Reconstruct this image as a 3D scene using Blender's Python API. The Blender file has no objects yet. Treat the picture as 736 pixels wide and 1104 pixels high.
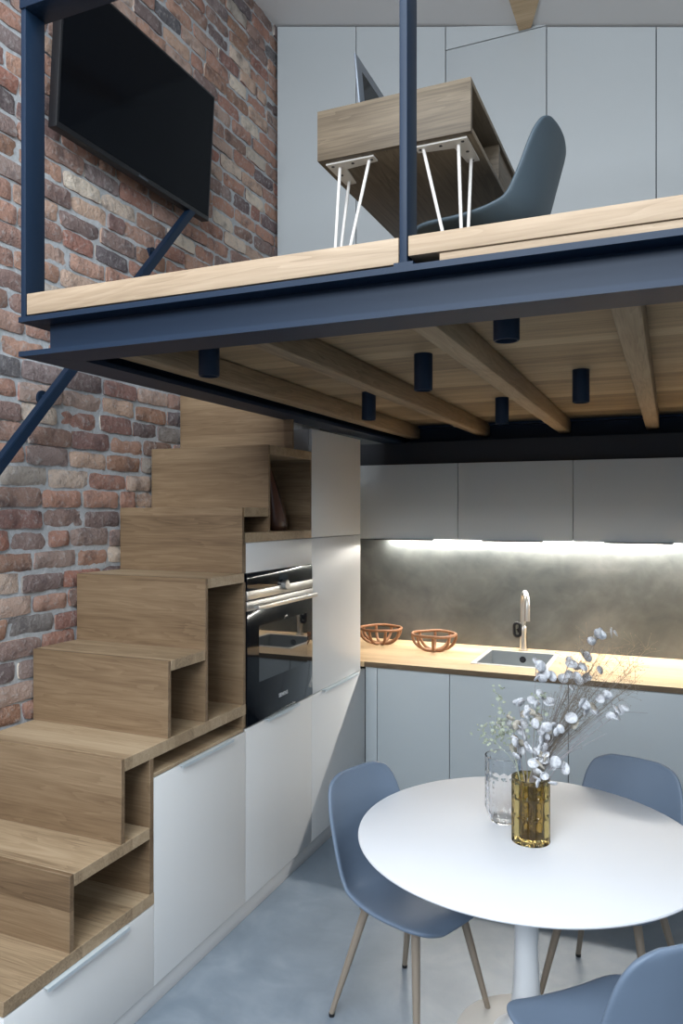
import bpy, bmesh, math, random
from mathutils import Vector, Matrix, noise
random.seed(7)
C = bpy.context.scene.collection
SC = bpy.context.scene
PI = math.pi

# ------------------------------------------------------------------ materials
def lin(c):
    return tuple(((v/255.0)/12.92 if v/255.0 <= .04045 else ((v/255.0+.055)/1.055)**2.4) for v in c) + (1.0,)

def mat(name, rgb, rough=.5, metal=0., spec=.5, trans=0., ior=1.45, emit=None, estr=0., coat=0.):
    m = bpy.data.materials.new(name); m.use_nodes = True
    b = m.node_tree.nodes['Principled BSDF']
    b.inputs['Base Color'].default_value = lin(rgb)
    b.inputs['Roughness'].default_value = rough
    b.inputs['Metallic'].default_value = metal
    b.inputs['Specular IOR Level'].default_value = spec
    b.inputs['Transmission Weight'].default_value = trans
    b.inputs['IOR'].default_value = ior
    b.inputs['Coat Weight'].default_value = coat
    if emit:
        b.inputs['Emission Color'].default_value = lin(emit)
        b.inputs['Emission Strength'].default_value = estr
    return m

def nodes(m):
    nt = m.node_tree
    return nt, nt.nodes, nt.links, nt.nodes['Principled BSDF']

def ramp(N, stops):
    r = N.new('ShaderNodeValToRGB'); e = r.color_ramp.elements
    e[0].position, e[0].color = stops[0][0], lin(stops[0][1])
    e[1].position, e[1].color = stops[-1][0], lin(stops[-1][1])
    for p, c in stops[1:-1]:
        k = e.new(p); k.color = lin(c)
    return r

def wood(name, dark, mid, light, axis='X', plank='Z', pw=.11, rough=.5, grain=1.0, vary=.25):
    m = mat(name, mid, rough, spec=.35)
    nt, N, L, B = nodes(m)
    tc = N.new('ShaderNodeTexCoord')
    # plank index -> random offset and tone
    sep = N.new('ShaderNodeSeparateXYZ'); L.new(tc.outputs['Object'], sep.inputs[0])
    dv = N.new('ShaderNodeMath'); dv.operation = 'DIVIDE'; dv.inputs[1].default_value = pw
    L.new(sep.outputs[plank], dv.inputs[0])
    fl = N.new('ShaderNodeMath'); fl.operation = 'FLOOR'; L.new(dv.outputs[0], fl.inputs[0])
    wn = N.new('ShaderNodeTexWhiteNoise'); wn.noise_dimensions = '1D'; L.new(fl.outputs[0], wn.inputs['W'])
    vm = N.new('ShaderNodeVectorMath'); vm.operation = 'MULTIPLY_ADD'
    L.new(wn.outputs['Color'], vm.inputs[0]); vm.inputs[1].default_value = (3, 3, 3)
    L.new(tc.outputs['Object'], vm.inputs[2])
    mp = N.new('ShaderNodeMapping')
    sc = {'X': (.8, 9, 9), 'Y': (9, .8, 9), 'Z': (9, 9, .8)}[axis]
    mp.inputs['Scale'].default_value = sc
    L.new(vm.outputs[0], mp.inputs[0])
    n1 = N.new('ShaderNodeTexNoise'); n1.inputs['Scale'].default_value = 1.3*grain; n1.inputs['Detail'].default_value = 3
    n1.inputs['Distortion'].default_value = .8
    L.new(mp.outputs[0], n1.inputs['Vector'])
    # contour the noise into cathedral rings
    mu = N.new('ShaderNodeMath'); mu.operation = 'MULTIPLY'; mu.inputs[1].default_value = 8.0
    L.new(n1.outputs[0], mu.inputs[0])
    fr = N.new('ShaderNodeMath'); fr.operation = 'FRACT'; L.new(mu.outputs[0], fr.inputs[0])
    mp2 = N.new('ShaderNodeMapping'); mp2.inputs['Scale'].default_value = tuple(v*(9 if v > 5 else 3.5) for v in sc)
    L.new(vm.outputs[0], mp2.inputs[0])
    n2 = N.new('ShaderNodeTexNoise'); n2.inputs['Scale'].default_value = 2.0; n2.inputs['Detail'].default_value = 5
    L.new(mp2.outputs[0], n2.inputs['Vector'])
    a = N.new('ShaderNodeMath'); a.operation = 'MULTIPLY'; a.inputs[1].default_value = .13; L.new(fr.outputs[0], a.inputs[0])
    b = N.new('ShaderNodeMath'); b.operation = 'MULTIPLY_ADD'; b.inputs[1].default_value = .42; L.new(n2.outputs[0], b.inputs[0]); L.new(a.outputs[0], b.inputs[2])
    c = N.new('ShaderNodeMath'); c.operation = 'MULTIPLY_ADD'; c.inputs[1].default_value = .42; L.new(n1.outputs[0], c.inputs[0]); L.new(b.outputs[0], c.inputs[2])
    d = N.new('ShaderNodeMath'); d.operation = 'MULTIPLY_ADD'; d.inputs[1].default_value = vary; L.new(wn.outputs['Value'], d.inputs[0]); L.new(c.outputs[0], d.inputs[2])
    e = N.new('ShaderNodeMath'); e.operation = 'SUBTRACT'; e.inputs[1].default_value = vary*.5; L.new(d.outputs[0], e.inputs[0])
    r = ramp(N, [(.20, dark), (.48, mid), (.78, light)])
    L.new(e.outputs[0], r.inputs[0]); L.new(r.outputs[0], B.inputs['Base Color'])
    bp = N.new('ShaderNodeBump'); bp.inputs['Strength'].default_value = .12; bp.inputs['Distance'].default_value = .002
    L.new(n2.outputs[0], bp.inputs['Height']); L.new(bp.outputs[0], B.inputs['Normal'])
    return m

def cloudy(name, stops, scale=1.5, rough=(.3, .5), detail=7, dist=1.2, bump=.05, fine=.25, spec=.5):
    m = mat(name, stops[0][1], .4, spec=spec)
    nt, N, L, B = nodes(m)
    tc = N.new('ShaderNodeTexCoord')
    n1 = N.new('ShaderNodeTexNoise'); n1.inputs['Scale'].default_value = scale; n1.inputs['Detail'].default_value = detail
    n1.inputs['Roughness'].default_value = .6; n1.inputs['Distortion'].default_value = dist
    L.new(tc.outputs['Object'], n1.inputs['Vector'])
    n2 = N.new('ShaderNodeTexNoise'); n2.inputs['Scale'].default_value = scale*4.5; n2.inputs['Detail'].default_value = 6
    n2.inputs['Distortion'].default_value = .9
    L.new(tc.outputs['Object'], n2.inputs['Vector'])
    a = N.new('ShaderNodeMix'); a.data_type = 'FLOAT'; a.inputs[0].default_value = fine
    L.new(n1.outputs[0], a.inputs[2]); L.new(n2.outputs[0], a.inputs[3])
    r = ramp(N, stops); L.new(a.outputs[0], r.inputs[0]); L.new(r.outputs[0], B.inputs['Base Color'])
    rr = N.new('ShaderNodeMapRange'); rr.inputs[3].default_value = rough[0]; rr.inputs[4].default_value = rough[1]
    L.new(n2.outputs[0], rr.inputs[0]); L.new(rr.outputs[0], B.inputs['Roughness'])
    bp = N.new('ShaderNodeBump'); bp.inputs['Strength'].default_value = bump; bp.inputs['Distance'].default_value = .01
    L.new(a.outputs[0], bp.inputs['Height']); L.new(bp.outputs[0], B.inputs['Normal'])
    return m

M = {}
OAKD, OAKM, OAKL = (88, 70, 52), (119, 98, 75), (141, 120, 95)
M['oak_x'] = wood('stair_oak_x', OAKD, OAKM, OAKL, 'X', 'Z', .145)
M['oak_lit'] = wood('stair_oak_lit', (118, 99, 77), (158, 137, 110), (182, 162, 135), 'X', 'Y', .13)  # stair oak made lighter, light on the upward faces put into the colour
M['oak_z'] = wood('stair_oak_z', OAKD, (114, 97, 76), (136, 118, 94), 'Y', 'Z', .4, vary=.1)
M['worktop'] = wood('worktop_oak', (172, 142, 106), (202, 175, 138), (222, 198, 162), 'X', 'Y', .09, rough=.4)
M['edge_oak'] = wood('edge_oak', (124, 106, 86), (150, 131, 109), (172, 153, 131), 'X', 'Z', .3, rough=.55)
M['deck_oak'] = wood('deck_oak', (100, 86, 66), (136, 119, 94), (164, 147, 120), 'X', 'Y', .11, rough=.55, vary=.5)
M['joist'] = wood('joist_oak', (100, 84, 64), (134, 116, 92), (160, 142, 116), 'Y', 'X', .5, rough=.6)
M['desk'] = wood('desk_oak', (76, 66, 54), (108, 96, 80), (130, 117, 99), 'X', 'Z', .4, rough=.5)
M['desk_y'] = wood('desk_oak_y', (76, 67, 56), (110, 99, 84), (134, 122, 105), 'Y', 'X', .4, rough=.5)
M['white'] = mat('cabinet_white', (214, 215, 215), .38)
M['white2'] = mat('cabinet_carcass', (190, 192, 194), .5)
M['grey'] = mat('cabinet_grey', (190, 198, 202), .42)
M['wardrobe'] = mat('wardrobe_grey', (174, 180, 183), .45)
M['gap'] = mat('shadow_gap', (60, 66, 74), .7)
M['steel'] = mat('navy_steel', (17, 35, 55), .5, spec=.3)
M['steel_dark'] = mat('dark_steel', (30, 34, 42), .5)
M['alu'] = mat('aluminium', (196, 200, 205), .3, metal=.9)
M['handle'] = mat('handle_satin', (196, 206, 212), .4, metal=.2)
M['inox'] = mat('inox', (200, 198, 194), .34, metal=1.)
M['sinksteel'] = mat('sink_steel', (178, 182, 184), .32, metal=.85)
M['sinkrim'] = mat('sink_rim', (214, 214, 212), .35, metal=.6)
M['black_glass'] = mat('black_glass', (6, 9, 16), .06, spec=.4, ior=1.45)
M['screen'] = mat('tv_screen', (5, 8, 14), .10, spec=.1)
M['blackplastic'] = mat('black_plastic', (16, 18, 22), .45)
M['oven_window'] = mat('oven_window', (22, 26, 30), .03, spec=.7, ior=1.6)
M['table'] = mat('table_white', (222, 225, 230), .5, spec=.3)
M['pedestal'] = mat('pedestal_white', (226, 228, 230), .35)
M['shell'] = mat('shell_blue', (104, 119, 138), .5)
M['deskshell'] = mat('shell_slate', (72, 86, 96), .5)
M['legtaupe'] = mat('leg_taupe', (146, 134, 120), .4, metal=.2)
M['rubber'] = mat('rubber', (25, 26, 28), .7)
M['hairpin'] = mat('hairpin_white', (226, 224, 220), .4)
M['screw'] = mat('screw', (70, 70, 72), .4, metal=.6)
M['bowlwood'] = wood('bowl_wood', (98, 66, 46), (134, 95, 68), (160, 120, 90), 'X', 'Z', .5)
M['led'] = mat('led', (255, 255, 255), .5, emit=(255, 249, 240), estr=200.)
M['plaster'] = mat('plaster_white', (226, 227, 228), .8)
M['plaster_grey'] = mat('plaster_grey', (128, 131, 134), .85)
M['amber'] = mat('amber_glass', (208, 186, 118), .04, trans=1., ior=1.45)
M['clear'] = mat('clear_glass', (252, 253, 255), .01, trans=1., ior=1.38)
M['pod'] = mat('pod', (198, 200, 207), .6)
M['pod_b'] = mat('pod_cream', (204, 199, 188), .65)
M['stem'] = mat('stem', (146, 142, 146), .7)
M['grass'] = mat('drygrass', (134, 124, 112), .8)
M['sprig'] = mat('sprig', (166, 174, 156), .7)
M['leather'] = mat('dark_brown_glaze', (84, 56, 46), .25, spec=.6)
M['laptop'] = mat('laptop_grey', (120, 128, 138), .4, metal=.5)
M['logo'] = mat('logo_grey', (190, 194, 198), .4)
M['beige'] = mat('disc_beige', (200, 196, 190), .5)
def mottle(m, a, b_, sc_):
    nt, N, L, B = nodes(m); tc = N.new('ShaderNodeTexCoord'); n = N.new('ShaderNodeTexNoise'); n.inputs['Scale'].default_value = sc_; n.inputs['Detail'].default_value = 5
    L.new(tc.outputs['Object'], n.inputs['Vector']); r = ramp(N, [(.36, a), (.64, b_)]); L.new(n.outputs[0], r.inputs[0]); L.new(r.outputs[0], B.inputs['Base Color'])
mottle(M['pod'], (180, 183, 190), (230, 232, 236), 90)
mottle(M['pod_b'], (164, 156, 142), (208, 202, 190), 90)
M['floor'] = cloudy('floor_concrete', [(.28, (86, 98, 110)), (.5, (113, 125, 137)), (.72, (144, 154, 164))], 1.1, (.25, .45), dist=.5, bump=.03, fine=.3)
M['splash'] = cloudy('backsplash_concrete', [(.3, (68, 72, 72)), (.5, (90, 94, 93)), (.72, (118, 120, 118))], 1.4, (.35, .55), bump=.06, fine=.3)

def brick_material():
    m = mat('old_brick', (130, 90, 80), .85, spec=.25)
    nt, N, L, B = nodes(m)
    tc = N.new('ShaderNodeTexCoord'); g = N.new('ShaderNodeNewGeometry')
    r = N.new('ShaderNodeValToRGB'); r.color_ramp.interpolation = 'LINEAR'
    cols = [(0, (160, 122, 110)), (.10, (180, 140, 123)), (.20, (114, 104, 105)), (.30, (191, 154, 137)), (.40, (158, 124, 105)), (.50, (141, 127, 126)),
            (.60, (198, 170, 151)), (.69, (165, 119, 105)), (.78, (101, 100, 105)), (.86, (226, 212, 195)), (.93, (169, 138, 126)), (1., (136, 113, 102))]
    e = r.color_ramp.elements; e[0].position = 0; e[0].color = lin(cols[0][1]); e[1].position = 1; e[1].color = lin(cols[-1][1])
    for p, c in cols[1:-1]:
        k = e.new(p); k.color = lin(c)
    L.new(g.outputs['Random Per Island'], r.inputs[0])
    # shift the noise per brick so patches do not run over joints
    of = N.new('ShaderNodeVectorMath'); of.operation = 'MULTIPLY_ADD'
    L.new(g.outputs['Random Per Island'], of.inputs[0]); of.inputs[1].default_value = (40, 40, 40); L.new(tc.outputs['Object'], of.inputs[2])
    n1 = N.new('ShaderNodeTexNoise'); n1.inputs['Scale'].default_value = 9; n1.inputs['Detail'].default_value = 6; n1.inputs['Roughness'].default_value = .65
    L.new(of.outputs[0], n1.inputs['Vector'])
    n2 = N.new('ShaderNodeTexNoise'); n2.inputs['Scale'].default_value = 38; n2.inputs['Detail'].default_value = 6; n2.inputs['Roughness'].default_value = .7
    L.new(of.outputs[0], n2.inputs['Vector'])
    # soot
    s1 = N.new('ShaderNodeMapRange'); s1.inputs[1].default_value = .5; s1.inputs[2].default_value = .72; s1.inputs[4].default_value = .75
    L.new(n1.outputs[0], s1.inputs[0])
    mx = N.new('ShaderNodeMix'); mx.data_type = 'RGBA'; mx.inputs[7].default_value = lin((64, 60, 66))
    L.new(s1.outputs[0], mx.inputs[0]); L.new(r.outputs[0], mx.inputs[6])
    # mortar smear / lime
    s2 = N.new('ShaderNodeMapRange'); s2.inputs[1].default_value = .52; s2.inputs[2].default_value = .72; s2.inputs[4].default_value = .8
    L.new(n2.outputs[0], s2.inputs[0])
    mx2 = N.new('ShaderNodeMix'); mx2.data_type = 'RGBA'; mx2.inputs[7].default_value = lin((186, 182, 180))
    L.new(s2.outputs[0], mx2.inputs[0]); L.new(mx.outputs[2], mx2.inputs[6])
    L.new(mx2.outputs[2], B.inputs['Base Color'])
    bp = N.new('ShaderNodeBump'); bp.inputs['Strength'].default_value = 1.0; bp.inputs['Distance'].default_value = .018
    L.new(n2.outputs[0], bp.inputs['Height']); L.new(bp.outputs[0], B.inputs['Normal'])
    return m
M['brick'] = brick_material()
M['mortar'] = cloudy('mortar', [(.3, (150, 155, 155)), (.5, (172, 176, 180)), (.7, (196, 198, 200))], 14, (.85, .95), bump=.5, fine=.5, spec=.2)

# ------------------------------------------------------------------ mesh helpers
class MB:
    def __init__(self): self.bm = bmesh.new()
    def box(self, x0, x1, y0, y1, z0, z1, bev=0., seg=2):
        v = [self.bm.verts.new(p) for p in ((x0,y0,z0),(x1,y0,z0),(x1,y1,z0),(x0,y1,z0),(x0,y0,z1),(x1,y0,z1),(x1,y1,z1),(x0,y1,z1))]
        fs = [self.bm.faces.new([v[i] for i in q]) for q in ((3,2,1,0),(4,5,6,7),(0,1,5,4),(1,2,6,5),(2,3,7,6),(3,0,4,7))]
        if bev:
            es = list({e for f in fs for e in f.edges})
            bmesh.ops.bevel(self.bm, geom=es, offset=bev, segments=seg, affect='EDGES', profile=.5)
        return self
    def prism(self, poly, axis, a0, a1, bev=0.):
        # poly: 2-D points in the two remaining axes (in x,y,z order), extruded along axis
        def p3(p, a):
            return {'x': (a, p[0], p[1]), 'y': (p[0], a, p[1]), 'z': (p[0], p[1], a)}[axis]
        lo = [self.bm.verts.new(p3(p, a0)) for p in poly]; hi = [self.bm.verts.new(p3(p, a1)) for p in poly]
        fs = [self.bm.faces.new(lo), self.bm.faces.new(hi)]
        n = len(poly)
        for i in range(n): fs.append(self.bm.faces.new((lo[i], lo[(i+1)%n], hi[(i+1)%n], hi[i])))
        bmesh.ops.recalc_face_normals(self.bm, faces=fs)
        if bev: bmesh.ops.bevel(self.bm, geom=list({e for f in fs for e in f.edges}), offset=bev, segments=2, affect='EDGES')
        return self
    def tube(self, pts, rad, n=12, caps=True, closed=False):
        pts = [Vector(p) for p in pts]; m = len(pts)
        rad = rad if isinstance(rad, (list, tuple)) else [rad]*m
        rings = []; up = None
        for i, p in enumerate(pts):
            if closed: t = pts[(i+1) % m] - pts[i-1]
            else: t = pts[min(i+1, m-1)] - pts[max(i-1, 0)]
            t.normalize()
            if up is None:
                up = Vector((0,0,1)) if abs(t.z) < .9 else Vector((1,0,0))
            s = t.cross(up); s.normalize(); up = s.cross(t); up.normalize()
            rings.append([self.bm.verts.new(p + (s*math.cos(2*PI*k/n) + up*math.sin(2*PI*k/n))*rad[i]) for k in range(n)])
        fs = []
        for i in range(m if closed else m-1):
            a, b = rings[i], rings[(i+1) % m]
            for k in range(n): fs.append(self.bm.faces.new((a[k], a[(k+1)%n], b[(k+1)%n], b[k])))
        if caps and not closed:
            fs.append(self.bm.faces.new(rings[0])); fs.append(self.bm.faces.new(rings[-1]))
        bmesh.ops.recalc_face_normals(self.bm, faces=fs)
        return self
    def lathe(self, prof, n=48, c=(0,0,0), closed=False):
        rings = []
        for r, z in prof:
            if r < 1e-6: rings.append([self.bm.verts.new((c[0], c[1], c[2]+z))])
            else: rings.append([self.bm.verts.new((c[0]+r*math.cos(2*PI*k/n), c[1]+r*math.sin(2*PI*k/n), c[2]+z)) for k in range(n)])
        fs = []
        pr = list(zip(rings, rings[1:])) + ([(rings[-1], rings[0])] if closed else [])
        for a, b in pr:
            for k in range(n):
                if len(a) == 1 and len(b) == 1: continue
                if len(a) == 1: fs.append(self.bm.faces.new((a[0], b[(k+1)%n], b[k])))
                elif len(b) == 1: fs.append(self.bm.faces.new((a[k], a[(k+1)%n], b[0])))
                else: fs.append(self.bm.faces.new((a[k], a[(k+1)%n], b[(k+1)%n], b[k])))
        bmesh.ops.recalc_face_normals(self.bm, faces=fs)
        return self
    def obj(self, name, m, parent=None, smooth=False, local=False, mods=()):
        if parent is not None and not local:
            off = Vector(parent.location)
            q = parent.parent
            while q is not None: off += Vector(q.location); q = q.parent
            bmesh.ops.translate(self.bm, verts=self.bm.verts, vec=-off)
        me = bpy.data.meshes.new(name); self.bm.to_mesh(me); self.bm.free()
        for mm in (m if isinstance(m, (list, tuple)) else [m]): me.materials.append(mm)
        if smooth:
            me.polygons.foreach_set('use_smooth', [True]*len(me.polygons))
            if smooth != 'all': me.set_sharp_from_angle(angle=math.radians(40))
        o = bpy.data.objects.new(name, me); C.objects.link(o)
        if parent is not None: o.parent = parent
        return o

def box(name, m, b, parent=None, bev=.0015, smooth=True, local=False):
    return MB().box(*b, bev=bev).obj(name, m, parent, smooth, local)

def tag(o, label, cat, group=None, kind=None):
    o['label'] = label; o['category'] = cat
    if group: o['group'] = group
    if kind: o['kind'] = kind
    return o
def thing(name, label, cat, loc=(0,0,0), rz=0., group=None):
    o = bpy.data.objects.new(name, None); C.objects.link(o); o.location = loc; o.rotation_euler = (0,0,rz)
    o.empty_display_size = .1
    return tag(o, label, cat, group)
def struct(o, label=None):
    o['kind'] = 'structure'
    if label: o['label'] = label
    return o
def dup(root, loc, rz, label, group=None):
    r = root.copy(); C.objects.link(r); r.location = loc; r.rotation_euler = (0,0,rz); r['label'] = label
    if group: r['group'] = group
    for ch in list(root.children):
        c = ch.copy(); C.objects.link(c); c.parent = r
        for g in ch.children:
            d = g.copy(); C.objects.link(d); d.parent = c
    return r
def text_mesh(body, size, depth=.0006):
    cu = bpy.data.curves.new('txt', 'FONT'); cu.body = body; cu.size = size; cu.extrude = depth; cu.align_x = 'CENTER'; cu.align_y = 'CENTER'
    cu.offset = size*.02
    o = bpy.data.objects.new('txt', cu); C.objects.link(o)
    dg = bpy.context.evaluated_depsgraph_get(); dg.update()
    me = bpy.data.meshes.new_from_object(o.evaluated_get(dg))
    bpy.data.objects.remove(o); bpy.data.curves.remove(cu)
    return me
def catmull(pts, n):
    P = [Vector(p) for p in pts]; out = []
    m = len(P)-1
    for i in range(n+1):
        t = i/n*m; k = min(int(t), m-1); u = t-k
        p0, p1, p2, p3 = P[max(k-1,0)], P[k], P[k+1], P[min(k+2,m)]
        out.append(.5*((2*p1)+(p2-p0)*u+(2*p0-5*p1+4*p2-p3)*u*u+(3*p1-p0-3*p2+p3)*u**3))
    return out

# ------------------------------------------------------------------ room shell
BX = -.715          # brick face
YW = 4.68           # wardrobe fronts
YB = 5.44           # kitchen back wall
XR, YF = 4.3, -2.6  # right wall, front (window) wall
def zc(x): return 5.294 - (x + .718)*.2544
struct(box('floor', M['floor'], (BX-.3, XR+.2, YF-.2, YB+.2, -.12, 0), bev=0, smooth=False))

def brick_wall():
    mb = MB()
    mb.box(BX-.32, BX-.0115, YF-.2, YB+.2, 0, zc(BX)+.25)
    for f in mb.bm.faces: f.material_index = 1
    bm = mb.bm
    z = .0; course = .0915; k = 0
    while z < 5.25:
        y = -1.0 + (k % 2)*.13 + random.uniform(-.03, .03)
        while y < 4.72:
            L = random.choice((.235, .245, .25, .255, .245, .12 if random.random() < .5 else .2))
            h = .0795 + random.uniform(-.006, .004)
            z0 = z + random.uniform(-.004, .004)
            out = random.uniform(-.006, .006)
            nx, nz = 8, 4
            sd = Vector((random.uniform(0,90), random.uniform(0,90), random.uniform(0,90)))
            tilt = random.uniform(-.02, .02)
            g = []
            for j in range(nz+1):
                row = []
                for i in range(nx+1):
                    a, b = i/nx, j/nz
                    yy, zz = y + a*L, z0 + b*h + (a-.5)*L*tilt
                    ed = min(a*L, (1-a)*L, b*h, (1-b)*h)
                    q = Vector((yy*14, zz*14, 0)) + sd
                    nn = noise.noise(q); n3 = noise.noise(q*2.7)
                    edge = (i in (0, nx) or j in (0, nz))
                    d = out + nn*.007 + n3*.005
                    if edge:
                        d -= .007
                        w = noise.noise(q*1.3 + Vector((5,5,5)))*.008
                        if i in (0, nx): yy += w
                        if j in (0, nz): zz += w*.8
                        if i in (0, nx) and j in (0, nz):
                            yy += (.005 if i == 0 else -.005); zz += (.004 if j == 0 else -.004)
                    row.append(bm.verts.new((BX + d, yy, zz)))
                g.append(row)
            for j in range(nz):
                for i in range(nx):
                    bm.faces.new((g[j][i], g[j][i+1], g[j+1][i+1], g[j+1][i]))
            # skirt back into the mortar
            ring = g[0][:] + [g[j][nx] for j in range(1, nz+1)] + g[nz][nx-1::-1] + [g[j][0] for j in range(nz-1, 0, -1)]
            bk = [bm.verts.new((BX-.03, v.co.y, v.co.z)) for v in ring]
            m_ = len(ring)
            for i in range(m_): bm.faces.new((ring[i], bk[i], bk[(i+1) % m_], ring[(i+1) % m_]))
            y += L + .012 + random.uniform(-.003, .004)
        z += course; k += 1
    o = mb.obj('wall_left', [M['brick'], M['mortar']], smooth=True)
    return struct(o, 'old multicoloured brick wall with pale mortar')
brick_wall()
struct(box('wall_back', M['splash'], (BX-.3, XR+.2, YB, YB+.2, 0, 2.7), bev=0, smooth=False), 'grey concrete plaster wall behind the worktop')
struct(MB().prism([(BX-.3, 2.7), (XR+.2, 2.7), (XR+.2, zc(XR)+.25), (BX-.3, zc(BX)+.25)], 'y', YB, YB+.2).obj('wall_upper', M['plaster_grey']))
# right wall with a tall window, front wall with wide glazing (both behind / beside the camera)
def wall_hole_x(name, x0, x1, y0, y1, z1, hy0, hy1, hz0, hz1):
    mb = MB(); mb.box(x0,x1,y0,hy0,0,z1); mb.box(x0,x1,hy1,y1,0,z1); mb.box(x0,x1,hy0,hy1,0,hz0); mb.box(x0,x1,hy0,hy1,hz1,z1)
    return struct(mb.obj(name, M['plaster_grey']))
wall_hole_x('wall_right', XR, XR+.2, YF-.2, YB+.2, zc(XR)+.1, -1.9, 1.5, 2.6, 3.85)
mb = MB()
mb.box(BX-.3, -.3, YF-.2, YF, 0, zc(BX)+.2); mb.prism([(2.7, 0), (XR+.2, 0), (XR+.2, zc(XR)+.1), (2.7, zc(2.7)+.1)], 'y', YF-.2, YF)
mb.box(-.3, 2.7, YF-.2, YF, 0, 2.95); mb.prism([(-.3, 4.3), (2.7, 4.3), (2.7, zc(2.7)+.1), (-.3, zc(-.3)+.1)], 'y', YF-.2, YF)
struct(mb.obj('wall_front', M['plaster_grey']))
def win(name, frames):
    mb = MB()
    for f in frames: mb.box(*f)
    return struct(mb.obj(name, M['steel']))
fr = [(-.3,2.7,YF-.1,YF-.04,2.95,3.01),(-.3,2.7,YF-.1,YF-.04,4.24,4.3)] + [(x,x+.05,YF-.1,YF-.04,3.01,4.24) for x in (-.3,.68,1.67,2.65)]
win('window_1', fr)
fr = [(XR+.05,XR+.1,-1.9,1.5,2.6,2.66),(XR+.05,XR+.1,-1.9,1.5,3.79,3.85)] + [(XR+.05,XR+.1,y,y+.05,2.66,3.79) for y in (-1.9,-.8,.35,1.45)]
win('window_2', fr)
# sloping ceiling with a roof light over the double-height front
def slab(x0, x1, y0, y1):
    return [(x0,y0),(x1,y0),(x1,y1),(x0,y1)]
mb = MB()
for x0, x1, y0, y1 in ((BX-.3, -.5, YF-.2, YB+.2), (2.5, XR+.2, YF-.2, YB+.2), (-.5, 2.5, YF-.2, -1.9), (-.5, 2.5, .9, YB+.2)):
    v = []
    for dz in (0, .2):
        v.append([mb.bm.verts.new((x, y, zc(x)+dz)) for x, y in slab(x0, x1, y0, y1)])
    a, b = v
    fs = [mb.bm.faces.new(a[::-1]), mb.bm.faces.new(b)] + [mb.bm.faces.new((a[i], a[(i+1)%4], b[(i+1)%4], b[i])) for i in range(4)]
    bmesh.ops.recalc_face_normals(mb.bm, faces=fs)
struct(mb.obj('ceiling', M['plaster']))
fr = MB()
for x0, x1, y0, y1 in ((-.5,2.5,-1.9,-1.85),(-.5,2.5,.85,.9),(-.5,-.45,-1.9,.9),(2.45,2.5,-1.9,.9),(.98,1.02,-1.9,.9)):
    fr.prism([(x0, zc(x0)+.05), (x1, zc(x1)+.05), (x1, zc(x1)+.1), (x0, zc(x0)+.1)], 'y', y0, y1)
struct(fr.obj('window_3', M['steel']))
# rafter end above the wardrobes
t = MB()
def ring(y, w, xm):
    zz = zc(xm)
    return [t.bm.verts.new(p) for p in ((xm-w, y, zz-.03), (xm+w, y, zz-.03), (xm+w, y, zc(xm+w)-.001), (xm-w, y, zc(xm-w)-.001))]
A, B_, D_ = ring(YW-.005, .036, 1.003), ring(YW-.34, .092, 1.062), ring(YW-1.4, .092, 1.247)
fs = [t.bm.faces.new(A), t.bm.faces.new(D_)]
for P, Q in ((A, B_), (B_, D_)):
    fs += [t.bm.faces.new((P[i], P[(i+1)%4], Q[(i+1)%4], Q[i])) for i in range(4)]
bmesh.ops.recalc_face_normals(t.bm, faces=fs)
tag(t.obj('rafter', M['worktop']), 'oak rafter end under the white sloping ceiling, above the wardrobe doors', 'beam')

# ------------------------------------------------------------------ mezzanine
ZB, ZT, ZD, ZF = 2.385, 2.508, 2.512, 2.58
struct(MB().box(-.02, XR, 1.90, YB, ZD, ZF-.004).obj('floor_upper', M['deck_oak']), 'oak plank deck of the mezzanine')
bm_ = thing('steel_beam', 'navy steel edge beam running along the front of the mezzanine', 'beam', (0, 1.85, ZB), group=None)
MB().prism([(-.055, 1.78), (XR, 1.78), (XR, 1.92), (.085, 1.92)], 'z', ZB, ZB+.016).obj('lower_flange', M['steel'], bm_)
MB().prism([(-.055, 1.78), (XR, 1.78), (XR, 1.92), (.085, 1.92)], 'z', ZT-.016, ZT).obj('upper_flange', M['steel'], bm_)
MB().box(.012, XR, 1.844, 1.856, ZB+.016, ZT-.016).obj('web', M['steel'], bm_)
bm_ = thing('steel_beam', 'navy steel side beam of the mezzanine above the tall cupboard and stair', 'beam', (0.02, 1.9, ZB))
MB().prism([(-.055, 1.7815), (-.055, YB-.01), (.085, YB-.01), (.085, 1.9215)], 'z', ZB, ZB+.016).obj('lower_flange', M['steel'], bm_)
MB().prism([(-.055, 1.7815), (-.055, YB-.01), (.085, YB-.01), (.085, 1.9215)], 'z', ZT-.016, ZT).obj('upper_flange', M['steel'], bm_)
MB().box(.012, .024, 1.857, YB-.01, ZB+.016, ZT-.016).obj('web', M['steel'], bm_)
bm_ = thing('steel_beam', 'dark steel beam at the back of the mezzanine over the wall cupboards', 'beam', (2, 5.22, ZB))
MB().box(.09, XR, 5.15, 5.29, ZB, ZB+.016).obj('lower_flange', M['steel'], bm_)
MB().box(.09, XR, 5.15, 5.29, ZT-.016, ZT).obj('upper_flange', M['steel'], bm_)
MB().box(.09, XR, 5.214, 5.226, ZB+.016, ZT-.016).obj('web', M['steel'], bm_)
JL = ['narrow oak joist beside the navy side beam, leftmost under the deck', 'oak joist between the second and third rows of black spotlights, first free joist right of the side beam',
      'oak joist in the middle of the deck, between the two central spotlight rows', 'oak joist right of the rightmost black spotlight, steepest in view']
JL[1] = 'long oak joist under the deck, next to the leftmost joist'
JL[2] = 'oak joist in the middle under the deck, between two rows of black spotlights'
for i, x in enumerate((.10, .60, 1.135, 1.67)):
    j = MB().box(x, x+.078, 1.86, 5.20, 2.418, ZD-.001, bev=.012).obj('timber_joist', M['joist'], smooth=True)
    tag(j, JL[i], 'joist', 'joists under the mezzanine deck')
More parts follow.
